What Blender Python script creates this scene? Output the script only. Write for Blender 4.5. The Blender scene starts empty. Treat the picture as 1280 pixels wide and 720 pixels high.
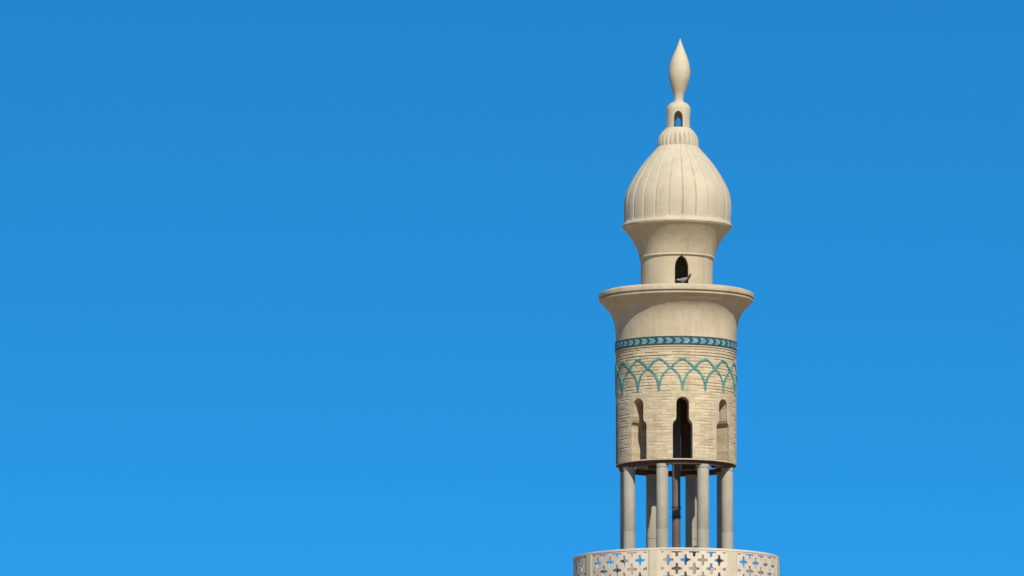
import bpy, bmesh, math, random
from mathutils import Vector, Matrix

R = math.radians
S = bpy.context.scene
COL = S.collection

# ------------------------------------------------------------------ camera, sky, sun
F_PX, DIST, EYE, PITCH = 13870.0, 220.0, 1.7, R(7.4)
YAW = math.atan(206.5 / F_PX)
cam_d = bpy.data.cameras.new('camera')
cam_d.sensor_width = 36.0
cam_d.lens = F_PX * 36.0 / 1280.0
cam_d.clip_start, cam_d.clip_end = 1.0, 20000.0
cam = bpy.data.objects.new('camera', cam_d)
COL.objects.link(cam)
cam.location = (0, -DIST, EYE)
cam.rotation_euler = (math.pi / 2 + PITCH, 0, YAW)
S.camera = cam

SUN_AZ, SUN_EL = R(15.2), R(43)          # to the right of the viewer's back
to_sun = Vector((math.sin(SUN_AZ) * math.cos(SUN_EL), -math.cos(SUN_AZ) * math.cos(SUN_EL), math.sin(SUN_EL)))
sun_d = bpy.data.lights.new('sun', 'SUN')
sun_d.energy = 4.6
sun_d.angle = R(0.5)
sun_d.color = (1.0, 0.93, 0.82)
sun = bpy.data.objects.new('sun', sun_d)
COL.objects.link(sun)
sun.rotation_euler = to_sun.to_track_quat('Z', 'Y').to_euler()

W = bpy.data.worlds.new('World')
S.world = W
W.use_nodes = True
nt = W.node_tree
nt.nodes.clear()
tc = nt.nodes.new('ShaderNodeTexCoord')
lift = nt.nodes.new('ShaderNodeVectorMath'); lift.operation = 'MULTIPLY_ADD'
lift.inputs[1].default_value = (1, 1, 3.0)
lift.inputs[2].default_value = (0, 0, 0.06)      # deep clear desert sky: haze-free down to the horizon
nrm = nt.nodes.new('ShaderNodeVectorMath'); nrm.operation = 'NORMALIZE'
sky = nt.nodes.new('ShaderNodeTexSky')
sky.sky_type = 'NISHITA'
sky.sun_disc = False
sky.sun_elevation = SUN_EL
sky.sun_rotation = math.pi - SUN_AZ
sky.altitude = 1200
sky.air_density = 1.0
sky.dust_density = 0.2
sky.ozone_density = 2.0
tint = nt.nodes.new('ShaderNodeMix'); tint.data_type = 'RGBA'; tint.blend_type = 'MULTIPLY'
tint.inputs[0].default_value = 1.0
SKY_TINT = (0.095, 0.735, 1.03, 1)
tint.inputs[7].default_value = SKY_TINT
bg = nt.nodes.new('ShaderNodeBackground')
bg.inputs['Strength'].default_value = 0.14
wo = nt.nodes.new('ShaderNodeOutputWorld')
L = nt.links.new
L(tc.outputs['Generated'], lift.inputs[0]); L(lift.outputs[0], nrm.inputs[0]); L(nrm.outputs[0], sky.inputs[0])
L(sky.outputs[0], tint.inputs[6]); L(tint.outputs[2], bg.inputs['Color']); L(bg.outputs[0], wo.inputs[0])

S.view_settings.view_transform = 'Standard'
S.view_settings.look = 'None'
S.view_settings.exposure = 0.4
S.view_settings.gamma = 1.0
S.view_settings.use_curve_mapping = False

# ------------------------------------------------------------------ measures
def Zy(py):                      # height of the photograph's row py, measured on the minaret's axis
    return EYE + DIST * math.cos(YAW) * math.tan(PITCH + math.atan((360.0 - py) / F_PX))
def M(py):                       # metres per photograph pixel on the axis
    h = Zy(py) - EYE
    return (DIST * math.cos(YAW) * math.cos(PITCH) + h * math.sin(PITCH)) / F_PX
K = 0.127                        # tangent of the view's climb
def ax(front_y, r, az=0.0):      # row on the axis of something seen at row front_y on a surface r px off the axis
    return front_y + r * K * math.cos(R(az))

def interp(x, pts):
    if x <= pts[0][0]: return pts[0][1]
    for (a, va), (b, vb) in zip(pts, pts[1:]):
        if x <= b: return va + (vb - va) * (x - a) / (b - a)
    return pts[-1][1]
LEAN = [(48, 6.0), (90, 5.1), (145, 3.5), (176, 3.2), (257, 2.4), (284, 1.9), (355, 0.9), (430, 0.2), (470, 0.0)]
def lean(py): return interp(py, LEAN) * 0.016

AZ0 = 6.3                        # facing of the openings, degrees to the viewer's right
def pol(az, r):                  # az degrees from the viewer's direction towards the right
    return r * math.sin(R(az)), -r * math.cos(R(az))

# ------------------------------------------------------------------ materials
def nodes(name):
    m = bpy.data.materials.new(name)
    m.use_nodes = True
    t = m.node_tree
    return m, t, t.nodes['Principled BSDF']

def plaster(name, base, rough=0.88, var=0.13, bump=0.2, streak=0.36, stain=(0.62, 0.52, 0.42), grain=22.0):
    m, t, b = nodes(name)
    N, Lk = t.nodes.new, t.links.new
    tc = N('ShaderNodeTexCoord')
    n1 = N('ShaderNodeTexNoise'); n1.inputs['Scale'].default_value = 1.7; n1.inputs['Detail'].default_value = 6
    n1.inputs['Roughness'].default_value = 0.62
    n2 = N('ShaderNodeTexNoise'); n2.inputs['Scale'].default_value = grain; n2.inputs['Detail'].default_value = 4
    mp = N('ShaderNodeMapping'); mp.inputs['Scale'].default_value = (6.5, 6.5, 0.4)
    n3 = N('ShaderNodeTexNoise'); n3.inputs['Scale'].default_value = 1.6; n3.inputs['Detail'].default_value = 5
    Lk(tc.outputs['Object'], n1.inputs['Vector']); Lk(tc.outputs['Object'], n2.inputs['Vector'])
    Lk(tc.outputs['Object'], mp.inputs['Vector']); Lk(mp.outputs[0], n3.inputs['Vector'])
    r1 = N('ShaderNodeValToRGB')
    e = r1.color_ramp.elements
    e[0].position, e[1].position = 0.3, 0.7
    e[0].color = (base[0] * (1 - var), base[1] * (1 - var * 1.1), base[2] * (1 - var * 1.25), 1)
    e[1].color = (min(1, base[0] * (1 + var * .6)), min(1, base[1] * (1 + var * .6)), min(1, base[2] * (1 + var * .5)), 1)
    Lk(n1.outputs[0], r1.inputs[0])
    r3 = N('ShaderNodeMapRange'); r3.inputs['From Min'].default_value = 0.52; r3.inputs['From Max'].default_value = 0.75
    r3.inputs['To Max'].default_value = streak
    Lk(n3.outputs[0], r3.inputs['Value'])
    mx = N('ShaderNodeMix'); mx.data_type = 'RGBA'; mx.blend_type = 'MULTIPLY'
    mx.inputs[7].default_value = (*stain, 1)
    Lk(r3.outputs[0], mx.inputs[0]); Lk(r1.outputs[0], mx.inputs[6])
    r2 = N('ShaderNodeMapRange'); r2.inputs['From Min'].default_value = 0.3; r2.inputs['From Max'].default_value = 0.7
    r2.inputs['To Min'].default_value = 0.95; r2.inputs['To Max'].default_value = 1.035
    Lk(n2.outputs[0], r2.inputs['Value'])
    m2 = N('ShaderNodeVectorMath'); m2.operation = 'SCALE'
    Lk(mx.outputs[2], m2.inputs[0]); Lk(r2.outputs[0], m2.inputs['Scale'])
    vo = N('ShaderNodeTexVoronoi'); vo.inputs['Scale'].default_value = 1.5      # day-work patches and repairs
    wv = N('ShaderNodeVectorMath'); wv.operation = 'MULTIPLY_ADD'; wv.inputs[1].default_value = (.35, .35, .35)
    Lk(n1.outputs['Color'], wv.inputs[0]); Lk(tc.outputs['Object'], wv.inputs[2]); Lk(wv.outputs[0], vo.inputs['Vector'])
    sv = N('ShaderNodeSeparateColor'); Lk(vo.outputs['Color'], sv.inputs[0])
    rv = N('ShaderNodeMapRange'); rv.inputs['To Min'].default_value = 0.945; rv.inputs['To Max'].default_value = 1.03
    Lk(sv.outputs[0], rv.inputs['Value'])
    mm = N('ShaderNodeMath'); mm.operation = 'MULTIPLY'; Lk(r2.outputs[0], mm.inputs[0]); Lk(rv.outputs[0], mm.inputs[1])
    Lk(mm.outputs[0], m2.inputs['Scale'])
    Lk(m2.outputs[0], b.inputs['Base Color'])
    bp = N('ShaderNodeBump'); bp.inputs['Strength'].default_value = bump; bp.inputs['Distance'].default_value = 0.02
    Lk(n2.outputs[0], bp.inputs['Height']); Lk(bp.outputs[0], b.inputs['Normal'])
    b.inputs['Roughness'].default_value = rough
    b.inputs['Specular IOR Level'].default_value = 0.2
    return m, t, m2, b

CREAM = (0.465, 0.385, 0.258)
m_plaster = plaster('cream_plaster', CREAM)[0]
m_dome = plaster('dome_render', (0.455, 0.39, 0.272), var=0.10, streak=0.32)[0]
m_column = plaster('column_render', (0.315, 0.285, 0.22), var=0.10, streak=0.3)[0]
m_lattice = plaster('lattice_stone', (0.56, 0.48, 0.375), var=0.16, streak=0.2)[0]
m_pilaster = plaster('pale_pilaster_render', (0.505, 0.44, 0.31), var=0.1)[0]
m_inner = plaster('shade_dark_raw_brick', (0.10, 0.06, 0.045), var=0.25)[0]  # raw brick tone, darkened further so the indoor shade sits in the colour
m_pole = plaster('rusty_pole_paint', (0.115, 0.095, 0.085), rough=0.6, var=0.2)[0]
m_band = plaster('dark_clamp', (0.05, 0.04, 0.035), rough=0.6)[0]
m_sand = plaster('desert_sand', (0.35, 0.235, 0.13), grain=3.0)[0]

# brick of the drum: recessed joints and missing headers are a redder, dirtier clay
m_brick, t, m2, b = plaster('pale_brick', (0.485, 0.415, 0.28), bump=0.5)
N, Lk = t.nodes.new, t.links.new
tcx = N('ShaderNodeTexCoord'); sp = N('ShaderNodeSeparateXYZ'); cb = N('ShaderNodeCombineXYZ')
Lk(tcx.outputs['Object'], sp.inputs[0]); Lk(sp.outputs[0], cb.inputs[0]); Lk(sp.outputs[1], cb.inputs[1])
ln = N('ShaderNodeVectorMath'); ln.operation = 'LENGTH'; Lk(cb.outputs[0], ln.inputs[0])
R_DRUM = 75.3 * 0.016
jr = N('ShaderNodeMapRange')
jr.inputs['From Min'].default_value = R_DRUM - 0.005; jr.inputs['From Max'].default_value = R_DRUM - 0.018
jr.inputs['To Min'].default_value = 0.0; jr.inputs['To Max'].default_value = 0.65
Lk(ln.outputs['Value'], jr.inputs['Value'])
gt = N('ShaderNodeMath'); gt.operation = 'GREATER_THAN'; gt.inputs[1].default_value = R_DRUM - 0.03
Lk(ln.outputs['Value'], gt.inputs[0])
jm = N('ShaderNodeMath'); jm.operation = 'MULTIPLY'; Lk(jr.outputs[0], jm.inputs[0]); Lk(gt.outputs[0], jm.inputs[1])
jc = N('ShaderNodeMix'); jc.data_type = 'RGBA'; jc.inputs[7].default_value = (0.22, 0.125, 0.075, 1)
# each brick fired a little differently: brick pattern wrapped round the drum
at2 = N('ShaderNodeMath'); at2.operation = 'ARCTAN2'; Lk(sp.outputs[0], at2.inputs[0]); Lk(sp.outputs[1], at2.inputs[1])
arc = N('ShaderNodeMath'); arc.operation = 'MULTIPLY'; arc.inputs[1].default_value = R_DRUM; Lk(at2.outputs[0], arc.inputs[0])
wrap = N('ShaderNodeCombineXYZ'); Lk(arc.outputs[0], wrap.inputs[0]); Lk(sp.outputs[2], wrap.inputs[1])
bt = N('ShaderNodeTexBrick'); bt.inputs['Scale'].default_value = 1.0
bt.inputs['Brick Width'].default_value = 0.2; bt.inputs['Row Height'].default_value = 0.0597
bt.inputs['Mortar Size'].default_value = 0.004; bt.inputs['Bias'].default_value = 0.0
bt.inputs['Color1'].default_value = (0.86, 0.80, 0.75, 1); bt.inputs['Color2'].default_value = (1.08, 1.07, 1.05, 1)
bt.inputs['Mortar'].default_value = (0.88, 0.81, 0.73, 1)
Lk(wrap.outputs[0], bt.inputs['Vector'])
vb = N('ShaderNodeMix'); vb.data_type = 'RGBA'; vb.blend_type = 'MULTIPLY'; vb.inputs[0].default_value = 1.0
Lk(m2.outputs[0], vb.inputs[6]); Lk(bt.outputs['Color'], vb.inputs[7])
Lk(jm.outputs[0], jc.inputs[0]); Lk(vb.outputs[2], jc.inputs[6]); Lk(jc.outputs[2], b.inputs['Base Color'])

def glaze(name, c1, c2, rough=0.55):
    m, t, b = nodes(name)
    N, Lk = t.nodes.new, t.links.new
    tc = N('ShaderNodeTexCoord'); n = N('ShaderNodeTexNoise'); n.inputs['Scale'].default_value = 11.0; n.inputs['Detail'].default_value = 4
    r = N('ShaderNodeValToRGB'); r.color_ramp.elements[0].position = .35; r.color_ramp.elements[1].position = .65
    r.color_ramp.elements[0].color = (*c1, 1); r.color_ramp.elements[1].color = (*c2, 1)
    Lk(tc.outputs['Object'], n.inputs['Vector']); Lk(n.outputs[0], r.inputs[0]); Lk(r.outputs[0], b.inputs['Base Color'])
    b.inputs['Roughness'].default_value = rough
    b.inputs['Specular IOR Level'].default_value = 0.12
    return m
m_teal = glaze('teal_glaze', (0.045, 0.175, 0.155), (0.10, 0.265, 0.235))
m_navy = glaze('dark_blue_glaze', (0.016, 0.05, 0.058), (0.03, 0.08, 0.08))
m_sky_tile = glaze('pale_blue_glaze', (0.10, 0.19, 0.19), (0.18, 0.28, 0.315))
m_pigeon = glaze('grey_feathers', (0.17, 0.15, 0.155), (0.33, 0.30, 0.31), 0.8)
m_pigeon_dark = glaze('dark_feathers', (0.05, 0.045, 0.045), (0.09, 0.08, 0.08), 0.8)
m_pigeon_leg = glaze('pink_scales', (0.35, 0.12, 0.10), (0.40, 0.16, 0.13), 0.7)

# ------------------------------------------------------------------ object helpers
def link_mesh(name, bm, mats, parent=None, smooth=38):
    me = bpy.data.meshes.new(name)
    bmesh.ops.recalc_face_normals(bm, faces=bm.faces[:])
    bm.to_mesh(me); bm.free()
    for m in (mats if isinstance(mats, (list, tuple)) else [mats]): me.materials.append(m)
    if smooth:
        me.polygons.foreach_set('use_smooth', [True] * len(me.polygons))
        me.set_sharp_from_angle(angle=R(smooth))
    o = bpy.data.objects.new(name, me)
    COL.objects.link(o)
    o.parent = parent
    return o

def lathe(bm, prof, segs=128, mod=None, closed=False, leaning=True, px=True, cx=0.0, cy=0.0, mat=0):
    """prof: list of (row, radius px) top to bottom; mod(az, i) -> radius factor"""
    rings = []
    for i, (y, r) in enumerate(prof):
        z = Zy(y) if px else y
        rr = r * 0.016 if px else r
        dx = (lean(y) if (leaning and px) else 0.0) + cx
        if rr <= 1e-6:
            rings.append([bm.verts.new((dx, cy, z))])
        else:
            ring = []
            for k in range(segs):
                az = 360.0 * k / segs
                q = rr * (mod(az, i) if mod else 1.0)
                x, yy = pol(az, q)
                ring.append(bm.verts.new((x + dx, yy + cy, z)))
            rings.append(ring)
    pairs = list(zip(rings, rings[1:]))
    if closed: pairs.append((rings[-1], rings[0]))
    for a, b in pairs:
        if len(a) == 1 and len(b) == 1: continue
        for k in range(segs):
            n = (k + 1) % segs
            if len(a) == 1: f = bm.faces.new((a[0], b[k], b[n]))
            elif len(b) == 1: f = bm.faces.new((a[k], b[0], a[n]))
            else: f = bm.faces.new((a[k], b[k], b[n], a[n]))
            f.material_index = mat
    if not closed:
        for ring in (rings[0], rings[-1]):
            if len(ring) > 1: bm.faces.new(ring).material_index = mat
    return rings

def smooth_prof(pts, n=6):
    """Catmull-Rom through (row, radius)"""
    out = []
    P = [pts[0]] + list(pts) + [pts[-1]]
    for i in range(1, len(P) - 2):
        p0, p1, p2, p3 = P[i - 1], P[i], P[i + 1], P[i + 2]
        for j in range(n):
            t = j / n
            out.append(tuple(0.5 * (2 * p1[c] + (p2[c] - p0[c]) * t + (2 * p0[c] - 5 * p1[c] + 4 * p2[c] - p3[c]) * t * t
                             + (3 * p1[c] - p0[c] - 3 * p2[c] + p3[c]) * t ** 3) for c in (0, 1)))
    out.append(tuple(pts[-1]))
    return out

def prism_cutter(bm, outline, az, r0, r1, cy_lean=0.0):
    """outline: (half offset px across, row) loop; extruded radially from r0 to r1 px along az"""
    dx, dy = pol(az, 1.0)
    tx, ty = math.cos(R(az)), math.sin(R(az))
    loops = []
    for r in (r0, r1):
        loops.append([bm.verts.new((dx * r * .016 + tx * u * .016 + cy_lean, dy * r * .016 + ty * u * .016, Zy(y))) for u, y in outline])
    n = len(outline)
    bm.faces.new(loops[0]); bm.faces.new(loops[1])
    for k in range(n):
        bm.faces.new((loops[0][k], loops[0][(k + 1) % n], loops[1][(k + 1) % n], loops[1][k]))

def carve(o, bm_cut):
    """cut openings out of o for good"""
    bmesh.ops.recalc_face_normals(bm_cut, faces=bm_cut.faces[:])
    me = bpy.data.meshes.new('cutter'); bm_cut.to_mesh(me); bm_cut.free()
    for m in o.data.materials: me.materials.append(m)
    c = bpy.data.objects.new('cutter', me); COL.objects.link(c)
    md = o.modifiers.new('cut', 'BOOLEAN'); md.operation = 'DIFFERENCE'; md.solver = 'EXACT'; md.object = c
    dg = bpy.context.evaluated_depsgraph_get()
    new = bpy.data.meshes.new_from_object(o.evaluated_get(dg))
    o.modifiers.clear()
    old = o.data; o.data = new; new.name = o.name
    new.set_sharp_from_angle(angle=R(38))
    bpy.data.objects.remove(c); bpy.data.meshes.remove(me); bpy.data.meshes.remove(old)

# ------------------------------------------------------------------ ground
bm = bmesh.new()
bmesh.ops.create_grid(bm, x_segments=24, y_segments=24, size=6000.0)
g = link_mesh('ground', bm, m_sand, smooth=0)
g['kind'] = 'structure'
g['label'] = 'flat sandy ground around the foot of the minaret'

# ------------------------------------------------------------------ the minaret
tower = bpy.data.objects.new('minaret', None)
COL.objects.link(tower)
tower['label'] = 'cream brick minaret with ribbed dome, turquoise arch tracery and columned lookout above a pierced balcony'
tower['category'] = 'minaret'

# shaft with the corbelled underside of the balcony
R_BAL = 127.3
Y_FLOOR, Y_RAIL = 757.0, ax(682.2, R_BAL)
bm = bmesh.new()
prof = [(Y_FLOOR - .5, 60), (Y_FLOOR, 122), (Y_FLOOR + 4, 129), (Y_FLOOR + 10, 129), (Y_FLOOR + 12, 125)] + \
    smooth_prof([(Y_FLOOR + 14, 124), (Y_FLOOR + 28, 108), (Y_FLOOR + 48, 94), (Y_FLOOR + 80, 87)], 5) + [(1100, 88), (1500, 92)]
prof = [(Zy(y), r * .016) for y, r in prof] + [(3.0, 1.75), (0.0, 1.8)]
lathe(bm, prof, 96, px=False)
link_mesh('shaft', bm, m_plaster, tower)

# balcony parapet: eight pierced panels between pilasters under a thin rail
PIL0 = -12.6
bm = bmesh.new()
lathe(bm, [(Y_RAIL, 125.2), (Y_RAIL - .4, 126), (Y_RAIL - .4, 128.4), (Y_RAIL, 128.8), (Y_RAIL + 2.0, 128.8), (Y_RAIL + 2.4, 128.4), (Y_RAIL + 2.4, 125.4)], 160, closed=True)
link_mesh('parapet_rail', bm, m_lattice, tower)
Y_TOP, Y_BOT = Y_RAIL + 2.4, Y_FLOOR

def pilaster_bm():
    bm = bmesh.new()
    rows = [Y_TOP, Y_BOT]
    secs = [(-3.2, 124.3), (-3.2, 128.4), (-2.2, 129.3), (2.2, 129.3), (3.2, 128.4), (3.2, 124.3)]
    loops = [[bm.verts.new((*pol(a, r * .016), Zy(y))) for a, r in secs] for y in rows]
    n = len(secs)
    for k in range(n): bm.faces.new((loops[0][k], loops[0][(k + 1) % n], loops[1][(k + 1) % n], loops[1][k]))
    bm.faces.new(loops[0]); bm.faces.new(loops[1])
    return bm
def copies(first, n):                       # the part itself, then n-1 turned copies round the axis
    for k in range(1, n):
        c = first.copy(); COL.objects.link(c); c.parent = tower
        c.rotation_euler = (0, 0, R(360.0 / n * k))
pil = link_mesh('pilaster', pilaster_bm(), m_pilaster, tower, smooth=20)
pil.rotation_euler = (0, 0, 0)
pil.data.transform(Matrix.Rotation(R(PIL0), 4, 'Z'))
copies(pil, 8)

def hole(x, y):
    """star-and-cross piercing; x, y in px from the panel's centre line and top"""
    du = dv = 10.75
    i, j = round(x / du), round((y - 12.2) / dv)
    for a in (i - 1, i, i + 1):
        for c in (j - 1, j, j + 1):
            if (a + c) % 2 == 0: continue              # diagonal ribs meet here
            X, Y = abs(x - a * du), abs(y - 12.2 - c * dv)
            if (X < 1.55 + max(0, 4 - Y) * .3 and Y < 6.8) or (Y < 1.55 + max(0, 4 - X) * .3 and X < 6.4): return True
    return False
def panel_bm():
    bm = bmesh.new()
    a0, a1 = 3.2, 41.8
    nu = 156; hh = Y_BOT - Y_TOP; nv = 104
    cell = [[False] * nv for _ in range(nu)]
    for i in range(nu):
        az = a0 + (a1 - a0) * (i + .5) / nu
        x = R(az - 22.5) * R_BAL
        for j in range(nv):
            y = hh * (j + .5) / nv
            edge = i < 3 or i > nu - 4 or j < 3 or j > nv - 8
            cell[i][j] = edge or not hole(x, y)
    cache = {}
    def vert(i, j, s):
        k = (i, j, s)
        if k not in cache:
            az = PIL0 + a0 + (a1 - a0) * i / nu
            r = (128.2, 125.4)[s] * .016
            cache[k] = bm.verts.new((*pol(az, r), Zy(Y_TOP + hh * j / nv)))
        return cache[k]
    for i in range(nu):
        for j in range(nv):
            if not cell[i][j]: continue
            for s in (0, 1):
                bm.faces.new((vert(i, j, s), vert(i + 1, j, s), vert(i + 1, j + 1, s), vert(i, j + 1, s)))
            for di, dj, p, q in ((-1, 0, (i, j), (i, j + 1)), (1, 0, (i + 1, j), (i + 1, j + 1)), (0, -1, (i, j), (i + 1, j)), (0, 1, (i, j + 1), (i + 1, j + 1))):
                ii, jj = i + di, j + dj
                if not (0 <= ii < nu and 0 <= jj < nv) or not cell[ii][jj]:
                    bm.faces.new((vert(*p, 0), vert(*q, 0), vert(*q, 1), vert(*p, 1)))
    return bm
pan = link_mesh('lattice_panel', panel_bm(), m_lattice, tower, smooth=0)
copies(pan, 8)

# the lookout: eight round columns, a central pole, the ring they carry
Y_SOF = 583.0
R_COL, r_col = 66.0, 7.45
bm = bmesh.new()
def column_bm(bm, g):                       # g: depth of the joint between the two drums of the shaft
    lathe(bm, [(Y_SOF + 4, r_col + .2), (Y_SOF + 8, r_col + .2), (Y_SOF + 8.5, r_col - .3), (Y_SOF + 9.5, r_col - .3), (Y_SOF + 10, r_col - .1), (640, r_col), (667.6, r_col + .05),
           (668.0, r_col - g), (668.7, r_col - g), (669.1, r_col + .05), (700, r_col + .2),
           (Y_FLOOR - 8, r_col + .3), (Y_FLOOR - 7, r_col + 2), (Y_FLOOR + 1, r_col + 2)], 40, leaning=False)
    return bm
c0 = link_mesh('column', column_bm(bm, 0.04), m_column, tower)
c1 = link_mesh('column', column_bm(bmesh.new(), 0.5), m_column, tower)
for k, a in enumerate((-15.2, 30.4, 74.0, 118.5, 163.4, 207.4, 251.8, -62.2)):
    src = c1 if 3 <= k <= 6 else c0
    c = src
    if k not in (0, 3): c = src.copy(); COL.objects.link(c); c.parent = tower
    c.location = (*pol(a, R_COL * .016), 0)
    c.rotation_euler = (0, 0, R(57.0 * k))
bm = bmesh.new()
lathe(bm, [(Y_SOF, 65), (Y_SOF, 71.5), (Y_SOF + 4.6, 71.5), (Y_SOF + 5, 71), (Y_SOF + 5, 65)], 128, closed=True, leaning=False)
link_mesh('architrave', bm, m_inner, tower)  # shade beneath the drum is put into this dark material

bm = bmesh.new()
lathe(bm, [(455, 5.2), (Y_FLOOR + 1, 5.4)], 32, leaning=False)
pole = link_mesh('central_pole', bm, m_pole, tower)
for yb in (633.5, 645.0):
    bm = bmesh.new()
    lathe(bm, [(yb, 5.1), (yb, 6.0), (yb + 1.6, 6.0), (yb + 1.6, 5.1)], 32, closed=True, leaning=False)
    link_mesh('pole_clamp', bm, m_band, pole)

bm = bmesh.new()
lathe(bm, [(Y_SOF - 1.7, 65), (Y_SOF - 1.7, 74.9), (Y_SOF - 1.4, 75.5), (Y_SOF - .3, 75.5), (Y_SOF, 75.1), (Y_SOF, 65)], 128, closed=True, leaning=False)
for f in bm.faces:
    c = f.calc_center_median()
    if math.hypot(c.x, c.y) < 74.0 * .016: f.material_index = 1  # inner and under faces coloured dark to stand for shade
link_mesh('ring_beam', bm, [m_plaster, m_inner], tower)

# drum wall with brick relief
random.seed(11)
Y_D0, Y_D1 = 428.0, Y_SOF - 1.9
P = 3.72
rnd = {}
def rel(az, y):
    """outward offset (px) of the brick face at azimuth az, axis row y"""
    fy = y - 75.3 * K                                  # row as seen on the front
    row = math.floor((fy - 431.6) / P); fr = (fy - 431.6) / P - row
    u = (az - AZ0) % 45.0
    dpan = abs(u - 22.5)                               # 0 at the middle of a panel, 22.5 at an opening
    if fy < 432.0: return 0.0
    L = 360.0 / 26
    q = az / L + (0.5 if row % 2 else 0.0) + 0.13 * ((row * 7) % 3)
    b = math.floor(q) % 26; fb = q - math.floor(q)
    h = rnd.setdefault((row, b), random.random())
    if fy < 446.5: p, ok, deep = 0.9, True, 0.6
    elif fy < 490: p, ok, deep = 0.66, True, 0.42
    else: p, ok, deep = 0.42, dpan < 11.2, 0.28
    if not ok: return 0.0
    d = 0.0
    if fr < 0.30 and h < p: d = -deep - 0.45 * h       # recessed bed joint
    if fb < 0.08 and fr >= 0.30 and h < p * .5: d = -0.5
    if h > 0.93 and fr >= 0.3: d += 0.12
    return d
bm = bmesh.new()
NA = 720
ys = []
y = Y_D0
while y < Y_D1: ys.append(y); y += P / 6.0
ys.append(Y_D1)
outer = []
for y in ys:
    z = Zy(y)
    edge = y in (ys[0], ys[-1])
    outer.append([bm.verts.new((*pol(k * 360.0 / NA, (75.3 + (0 if edge else rel(k * 360.0 / NA, y))) * .016), z)) for k in range(NA)])
inner = [[bm.verts.new((*pol(k * 360.0 / NA, 56.0 * .016), Zy(y))) for k in range(NA)] for y in (Y_D0, Y_D1)]
for a, b_ in zip(outer, outer[1:]):
    for k in range(NA): bm.faces.new((a[k], b_[k], b_[(k + 1) % NA], a[(k + 1) % NA]))
for a, b_, mi in ((inner[0], inner[1], 1), (outer[0], inner[0], 1), (outer[-1], inner[1], 0)):
    for k in range(NA): bm.faces.new((a[k], b_[k], b_[(k + 1) % NA], a[(k + 1) % NA])).material_index = mi
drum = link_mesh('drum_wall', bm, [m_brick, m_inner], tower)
drum.data.polygons.foreach_set('use_smooth', [False] * len(drum.data.polygons))
OFF = 75.3 * K
key = [(12.4, Y_D1 + 1.0), (12.4, 531 + OFF)]
key += [(7.9 + 4.5 * math.cos(a), 531 + OFF - 7.0 * math.sin(a)) for a in [R(d) for d in (15, 30, 45, 60, 75)]]
key += [(7.9, 521 + OFF)] + [(7.9 * math.cos(R(d)), 503.4 + OFF - 8.2 * math.sin(R(d))) for d in range(0, 91, 10)]
outline = key + [(-u, y) for u, y in reversed(key[:-1])]
bc = bmesh.new()
for k in range(8): prism_cutter(bc, outline, AZ0 + 45 * k, 42, 92)
carve(drum, bc)
bm = bmesh.new()
lathe(bm, [(474, 0), (474, 56.5), (478, 56.5), (478, 0)], 96, leaning=False)
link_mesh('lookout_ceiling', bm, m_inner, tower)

# glazed frieze of chevrons and the interlaced turquoise arches
bm = bmesh.new()
ya, yb = 419.8 + OFF, 430.6 + OFF
lathe(bm, [(ya, 73.5), (ya, 76.2), (yb, 76.2), (yb, 73.5)], 192, closed=True, leaning=False, mat=0)
NCH = 44
def bent(bm, quad, r0, r1, mi):
    """solid tile over corner list of (az, row)"""
    a = [bm.verts.new((*pol(p, r1 * .016), Zy(q))) for p, q in quad]
    b_ = [bm.verts.new((*pol(p, r0 * .016), Zy(q))) for p, q in quad]
    bm.faces.new(a).material_index = mi
    n = len(quad)
    for k in range(n): bm.faces.new((a[k], a[(k + 1) % n], b_[(k + 1) % n], b_[k])).material_index = mi
for k in range(NCH):
    a = AZ0 + 360.0 / NCH * k; w = 360.0 / NCH
    yt, ym, yl = ya + 2.1, (ya + yb) / 2, yb - 2.1
    bent(bm, [(a, yt), (a + w * .6, yt), (a + w * .9, ym), (a + w * .28, ym)], 76.0, 76.5, 1)
    bent(bm, [(a + w * .28, ym), (a + w * .9, ym), (a + w * .6, yl), (a, yl)], 76.0, 76.5, 1)
link_mesh('tile_frieze', bm, [m_navy, m_sky_tile], tower, smooth=20)
bm = bmesh.new()
lathe(bm, [(yb + .2, 74), (yb + .2, 76.0), (yb + 1.6, 76.0), (yb + 1.6, 74)], 160, closed=True, leaning=False)
lathe(bm, [(ya - 1.4, 74), (ya - 1.4, 75.9), (ya - .2, 75.9), (ya - .2, 74)], 160, closed=True, leaning=False)
link_mesh('frieze_fillet', bm, m_plaster, tower)

bm = bmesh.new()
y_ap, y_tip = 447.6 + OFF, 486.0 + OFF
ogee = smooth_prof([(0, 0), (.1, .025), (.22, .085), (.35, .175), (.5, .285), (.68, .395), (.82, .51), (.915, .66), (.965, .82), (1, 1)], 5)
def arch(c, lift):
    pts = []
    n = 40
    for s in range(-n, n + 1):
        u = s / n
        pts.append((c + 22.5 * u, y_ap + (y_tip - y_ap) * interp(abs(u), ogee)))
    hw = 1.15
    rows = []
    for i in range(len(pts)):
        i0, i1 = max(0, i - 1), min(len(pts) - 1, i + 1)
        dx = R(pts[i1][0] - pts[i0][0]) * 75.3; dy = pts[i1][1] - pts[i0][1]
        l = math.hypot(dx, dy); nx, ny = -dy / l * hw, dx / l * hw
        p = pts[i]
        rows.append([bm.verts.new((*pol(p[0] + sg * nx / 75.3 * 57.3, rr * .016), Zy(p[1] + sg * ny)))
                     for sg, rr in ((1, 74.0), (1, 76.0 + lift), (-1, 76.0 + lift), (-1, 74.0))])
    for a, b_ in zip(rows, rows[1:]):
        for k in range(4): bm.faces.new((a[k], a[(k + 1) % 4], b_[(k + 1) % 4], b_[k]))
    bm.faces.new(rows[0]); bm.faces.new(rows[-1])
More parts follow.
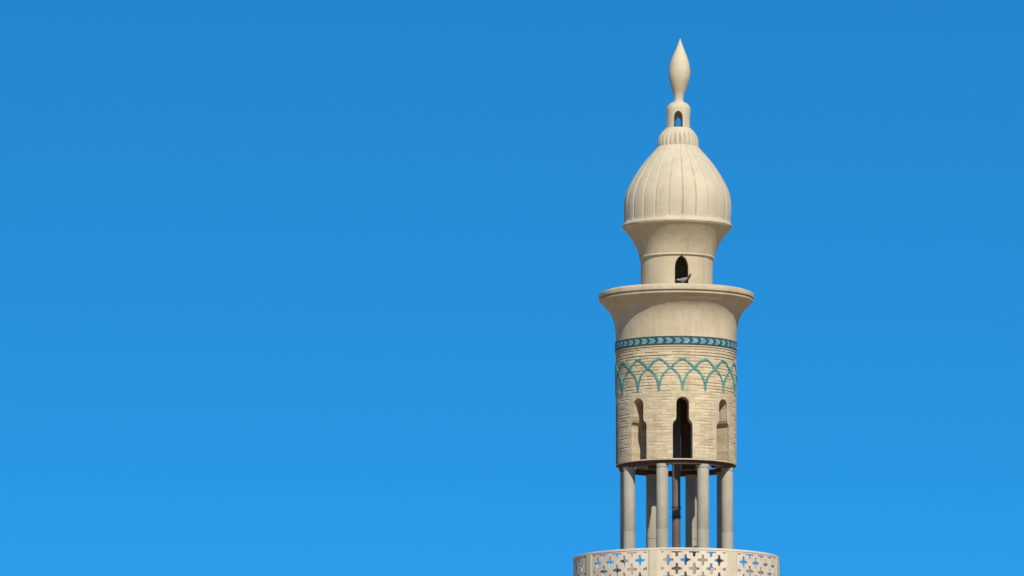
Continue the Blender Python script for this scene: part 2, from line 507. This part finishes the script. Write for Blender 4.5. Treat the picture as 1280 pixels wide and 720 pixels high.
for k in range(16):
    arch(AZ0 + 22.5 * k, 0.0 if k % 2 else 0.15)
    a = AZ0 + 22.5 * k                                  # glazed spandrel where two feet meet
    bent(bm, [(a - 1.5, y_tip - 11.0), (a + 1.5, y_tip - 11.0), (a + .3, y_tip + 1.0), (a - .3, y_tip + 1.0)], 74.0, 75.85, 0)
link_mesh('arch_tracery', bm, m_teal, tower, smooth=20)

# hand-run mouldings are never quite true
def wob(az, ph):
    a = R(az)
    return 0.5 * math.sin(3 * a + ph) + 0.35 * math.sin(7 * a + 2.1 * ph) + 0.3 * math.sin(17 * a + ph * 3) + 0.25 * math.sin(31 * a + ph)
# flared cornice
bm = bmesh.new()
prof = [(363, 36), (365.5, 90), (367.6, 96), (368.2, 96.8), (372.2, 97.3), (373.4, 96.9), (374.0, 93.8), (375.2, 93.8), (375.5, 96.2), (377.4, 96.0), (378.4, 94.6)]
prof += smooth_prof([(379.0, 93.8), (383.5, 89.8), (388, 85.2), (393, 81.8), (400, 78.8), (409, 76.7), (420, 75.6), (ya - 1.3, 75.2)], 5)
prof += [(ya - 1.2, 60), (380, 60)]
lathe(bm, prof, 256, mod=lambda az, i: 1.0 + wob(az, 0.4) * (.0035 if 1 <= i <= 10 else .0012))
link_mesh('cornice', bm, m_plaster, tower)

# upper drum with its pointed window, and the corbel under the dome
bm = bmesh.new()
prof = [(284.5, 30), (284.5, 68.2)] + smooth_prof([(285.5, 68.0), (288, 65.3), (293, 61.2), (299, 56.9), (305, 53.4), (311, 50.5), (317, 48.3), (321.6, 47.0)], 3)
prof += [(322.0, 47.2), (323.4, 47.3), (324.2, 46.6), (324.8, 45.2), (330, 45.0), (364, 45.0), (366.0, 45.0), (366.0, 36.5), (319.0, 36.5), (319.0, 0)]
lathe(bm, prof[:-1] , 128, closed=False)
ud = link_mesh('upper_drum', bm, m_plaster, tower)
OU = 45 * K
half = [(8.5, 354.2 + OU), (8.5, 336 + OU), (8.3, 331.5 + OU), (7.2, 327 + OU), (5.4, 323.4 + OU), (3.0, 321 + OU), (1.2, 319.9 + OU), (0, 318.6 + OU)]
bc = bmesh.new()
prism_cutter(bc, half + [(-u, y) for u, y in reversed(half[:-1])], 8.0, 15, 60, lean(340))
# hollow room behind the window
lathe(bc, [(322, 36.8), (363, 36.8)], 64)
carve(ud, bc)

# ribbed dome, 24 gores
def gores(n, depth, off):
    def f(az, i):
        p = ((az - off) * n / 360.0) % 1.0
        d = min(p, 1 - p) * 2                        # 0 on the seam, 1 mid-gore
        return 1.0 - depth * (max(0.0, 1 - d * 6.5) ** 1.2) - depth * 0.28 * (1 - d) ** 2
    return f
random.seed(5)
seam = [random.uniform(0.5, 1.25) for _ in range(24)]
def gd(az, i):
    q = (az - AZ0 + 0.8) / 15.0
    p = q % 1.0; n = int(round(q)) % 24
    d = min(p, 1 - p) * 2
    return 1.0 - 0.024 * seam[n] * max(0.0, 1 - d / 0.11) - 0.004 * (1 - d) ** 2
dome_core = smooth_prof([(181, 23.5), (187.5, 28.6), (195, 35.4), (203, 42.2), (212, 48.8), (221, 54.5), (230, 59.6), (238, 63.3), (246, 65.8), (256, 67.1), (266, 67.1), (277.4, 66.5)], 4)
n_core = len(dome_core)
prof = dome_core + [(279.0, 66.6), (280.4, 67.2), (282.2, 68.6), (283.8, 68.9), (284.3, 68.6), (284.6, 66.0), (284.6, 40)]
bm = bmesh.new()
lathe(bm, prof, 720, mod=lambda az, i: gd(az, i) if i < n_core else 1.0 + wob(az, 1.3) * .004)
link_mesh('dome', bm, m_dome, tower, smooth=50)

# fluted collar
gc = gores(24, 0.10, AZ0 - 0.8)
col_p = smooth_prof([(160.5, 15.6), (163.5, 18.6), (167, 21.6), (171, 24.0), (176, 25.4), (181, 25.9), (184.2, 25.7)], 4)
nn = len(col_p)
bm = bmesh.new()
lathe(bm, [(160.4, 10)] + col_p + [(185.0, 24.6), (185.0, 15)], 384, mod=lambda az, i: (1 + (gc(az, i) - 1) * min(1, max(0, (i - 5) / 10.0))) if 1 <= i <= nn + 1 else 1.0)
link_mesh('fluted_collar', bm, m_dome, tower, smooth=50)

# open lantern with arched openings, then the bud finial
bm = bmesh.new()
prof = [(126.8, 4)] + smooth_prof([(127.2, 5.8), (128.6, 9.2), (131, 12.3), (134, 14.3), (138, 15.1), (150, 15.2), (161.5, 15.5)], 4) + [(162, 15.5), (162, 9)]
lathe(bm, prof, 96)
lan = link_mesh('lantern', bm, m_dome, tower)
OL = 15 * K
half = [(5.4, 159.6 + OL), (5.4, 147 + OL), (5.0, 143.5 + OL), (3.8, 140.8 + OL), (2.0, 139.2 + OL), (0, 138.4 + OL)]
bc = bmesh.new()
lathe(bc, [(138.5, 3), (140, 8), (143, 10.6), (161.0, 11.2)], 48)
carve(lan, bc)
for k in range(4):
    bc = bmesh.new()
    hk = half if k != 2 else [(3.4, 154 + OL), (3.4, 148.5 + OL), (2.4, 145 + OL), (0, 142.5 + OL)]
    prism_cutter(bc, hk + [(-u, y) for u, y in reversed(hk[:-1])], 0.5 + 90 * k, 3, 24, lean(150))
    carve(lan, bc)

bm = bmesh.new()
lathe(bm, smooth_prof([(47.5, 0.0), (52, 1.6), (58, 3.9), (65, 6.8), (72, 9.6), (80, 12.1), (88, 13.4), (93, 13.5), (99, 12.8), (106, 10.9), (112, 8.8), (117, 7.0), (121, 6.1), (125, 5.9), (128, 6.4), (130, 7.0)], 5), 64)
link_mesh('finial', bm, m_dome, tower)

# ------------------------------------------------------------------ pigeon on the window sill
def tube(bm, spine, segs=14, mat=0):
    """spine: (x, z, half width y, half height) stations along x"""
    rings = []
    n = len(spine)
    for i, (x, z, a, h) in enumerate(spine):
        p, q = spine[max(0, i - 1)], spine[min(n - 1, i + 1)]
        tx, tz = q[0] - p[0], q[1] - p[1]; l = math.hypot(tx, tz); nx, nz = -tz / l, tx / l
        rings.append([bm.verts.new((x + nx * h * math.sin(t), a * math.cos(t), z + nz * h * math.sin(t))) for t in [2 * math.pi * k / segs for k in range(segs)]])
    for a, b_ in zip(rings, rings[1:]):
        for k in range(segs): bm.faces.new((a[k], a[(k + 1) % segs], b_[(k + 1) % segs], b_[k])).material_index = mat
    bm.faces.new(rings[0]).material_index = mat; bm.faces.new(rings[-1]).material_index = mat

bird = bpy.data.objects.new('pigeon', None)
COL.objects.link(bird)
bird['label'] = 'small grey pigeon crouching on the sill of the arched window, dark tail raised'
bird['category'] = 'bird'
bx, by = pol(8.0, 44.6 * .016)
bird.scale = (0.93, 0.93, 0.93)
bird.location = (bx + lean(355) + 0.032, by, Zy(354.2 + OU))
bird.rotation_euler = (0, 0, R(8 - 14))
bm = bmesh.new()       # faces -x, head lowered; one continuous body
tube(bm, [(-.152, .062, .003, .003), (-.140, .068, .012, .011), (-.125, .078, .019, .019), (-.108, .082, .022, .022), (-.094, .080, .021, .021), (-.080, .073, .024, .024),
          (-.060, .068, .036, .036), (-.030, .067, .046, .043), (.005, .071, .048, .044), (.040, .080, .042, .036), (.070, .094, .030, .025), (.095, .112, .020, .015), (.108, .124, .014, .010)])
body = link_mesh('body', bm, m_pigeon, bird)
bm = bmesh.new()
tube(bm, [(.075, .098, .022, .016), (.105, .122, .030, .018), (.145, .172, .042, .017), (.172, .208, .036, .010)], 12)
link_mesh('tail', bm, m_pigeon_dark, bird)
for s in (-1, 1):
    bm = bmesh.new()
    tube(bm, [(-.055, .078, .006, .014), (-.030, .082, .010, .028), (.010, .086, .010, .030), (.060, .098, .008, .020), (.115, .128, .003, .006)], 12)
    bmesh.ops.translate(bm, verts=bm.verts[:], vec=(0, s * .043, 0))
    link_mesh('wing', bm, m_pigeon, bird)
    bm = bmesh.new()
    tube(bm, [(-.006, -.002, .004, .004), (.000, .018, .004, .004), (.004, .040, .008, .008)], 8)
    tube(bm, [(-.030, .003, .003, .003), (0, .003, .004, .003), (.012, .003, .003, .003)], 8)
    bmesh.ops.translate(bm, verts=bm.verts[:], vec=(0, s * .02, 0))
    link_mesh('leg', bm, m_pigeon_leg, bird)
    bm = bmesh.new()
    bmesh.ops.create_uvsphere(bm, u_segments=8, v_segments=6, radius=.004)
    bmesh.ops.translate(bm, verts=bm.verts[:], vec=(-.118, s * .0205, .086))
    link_mesh('eye', bm, m_band, body)
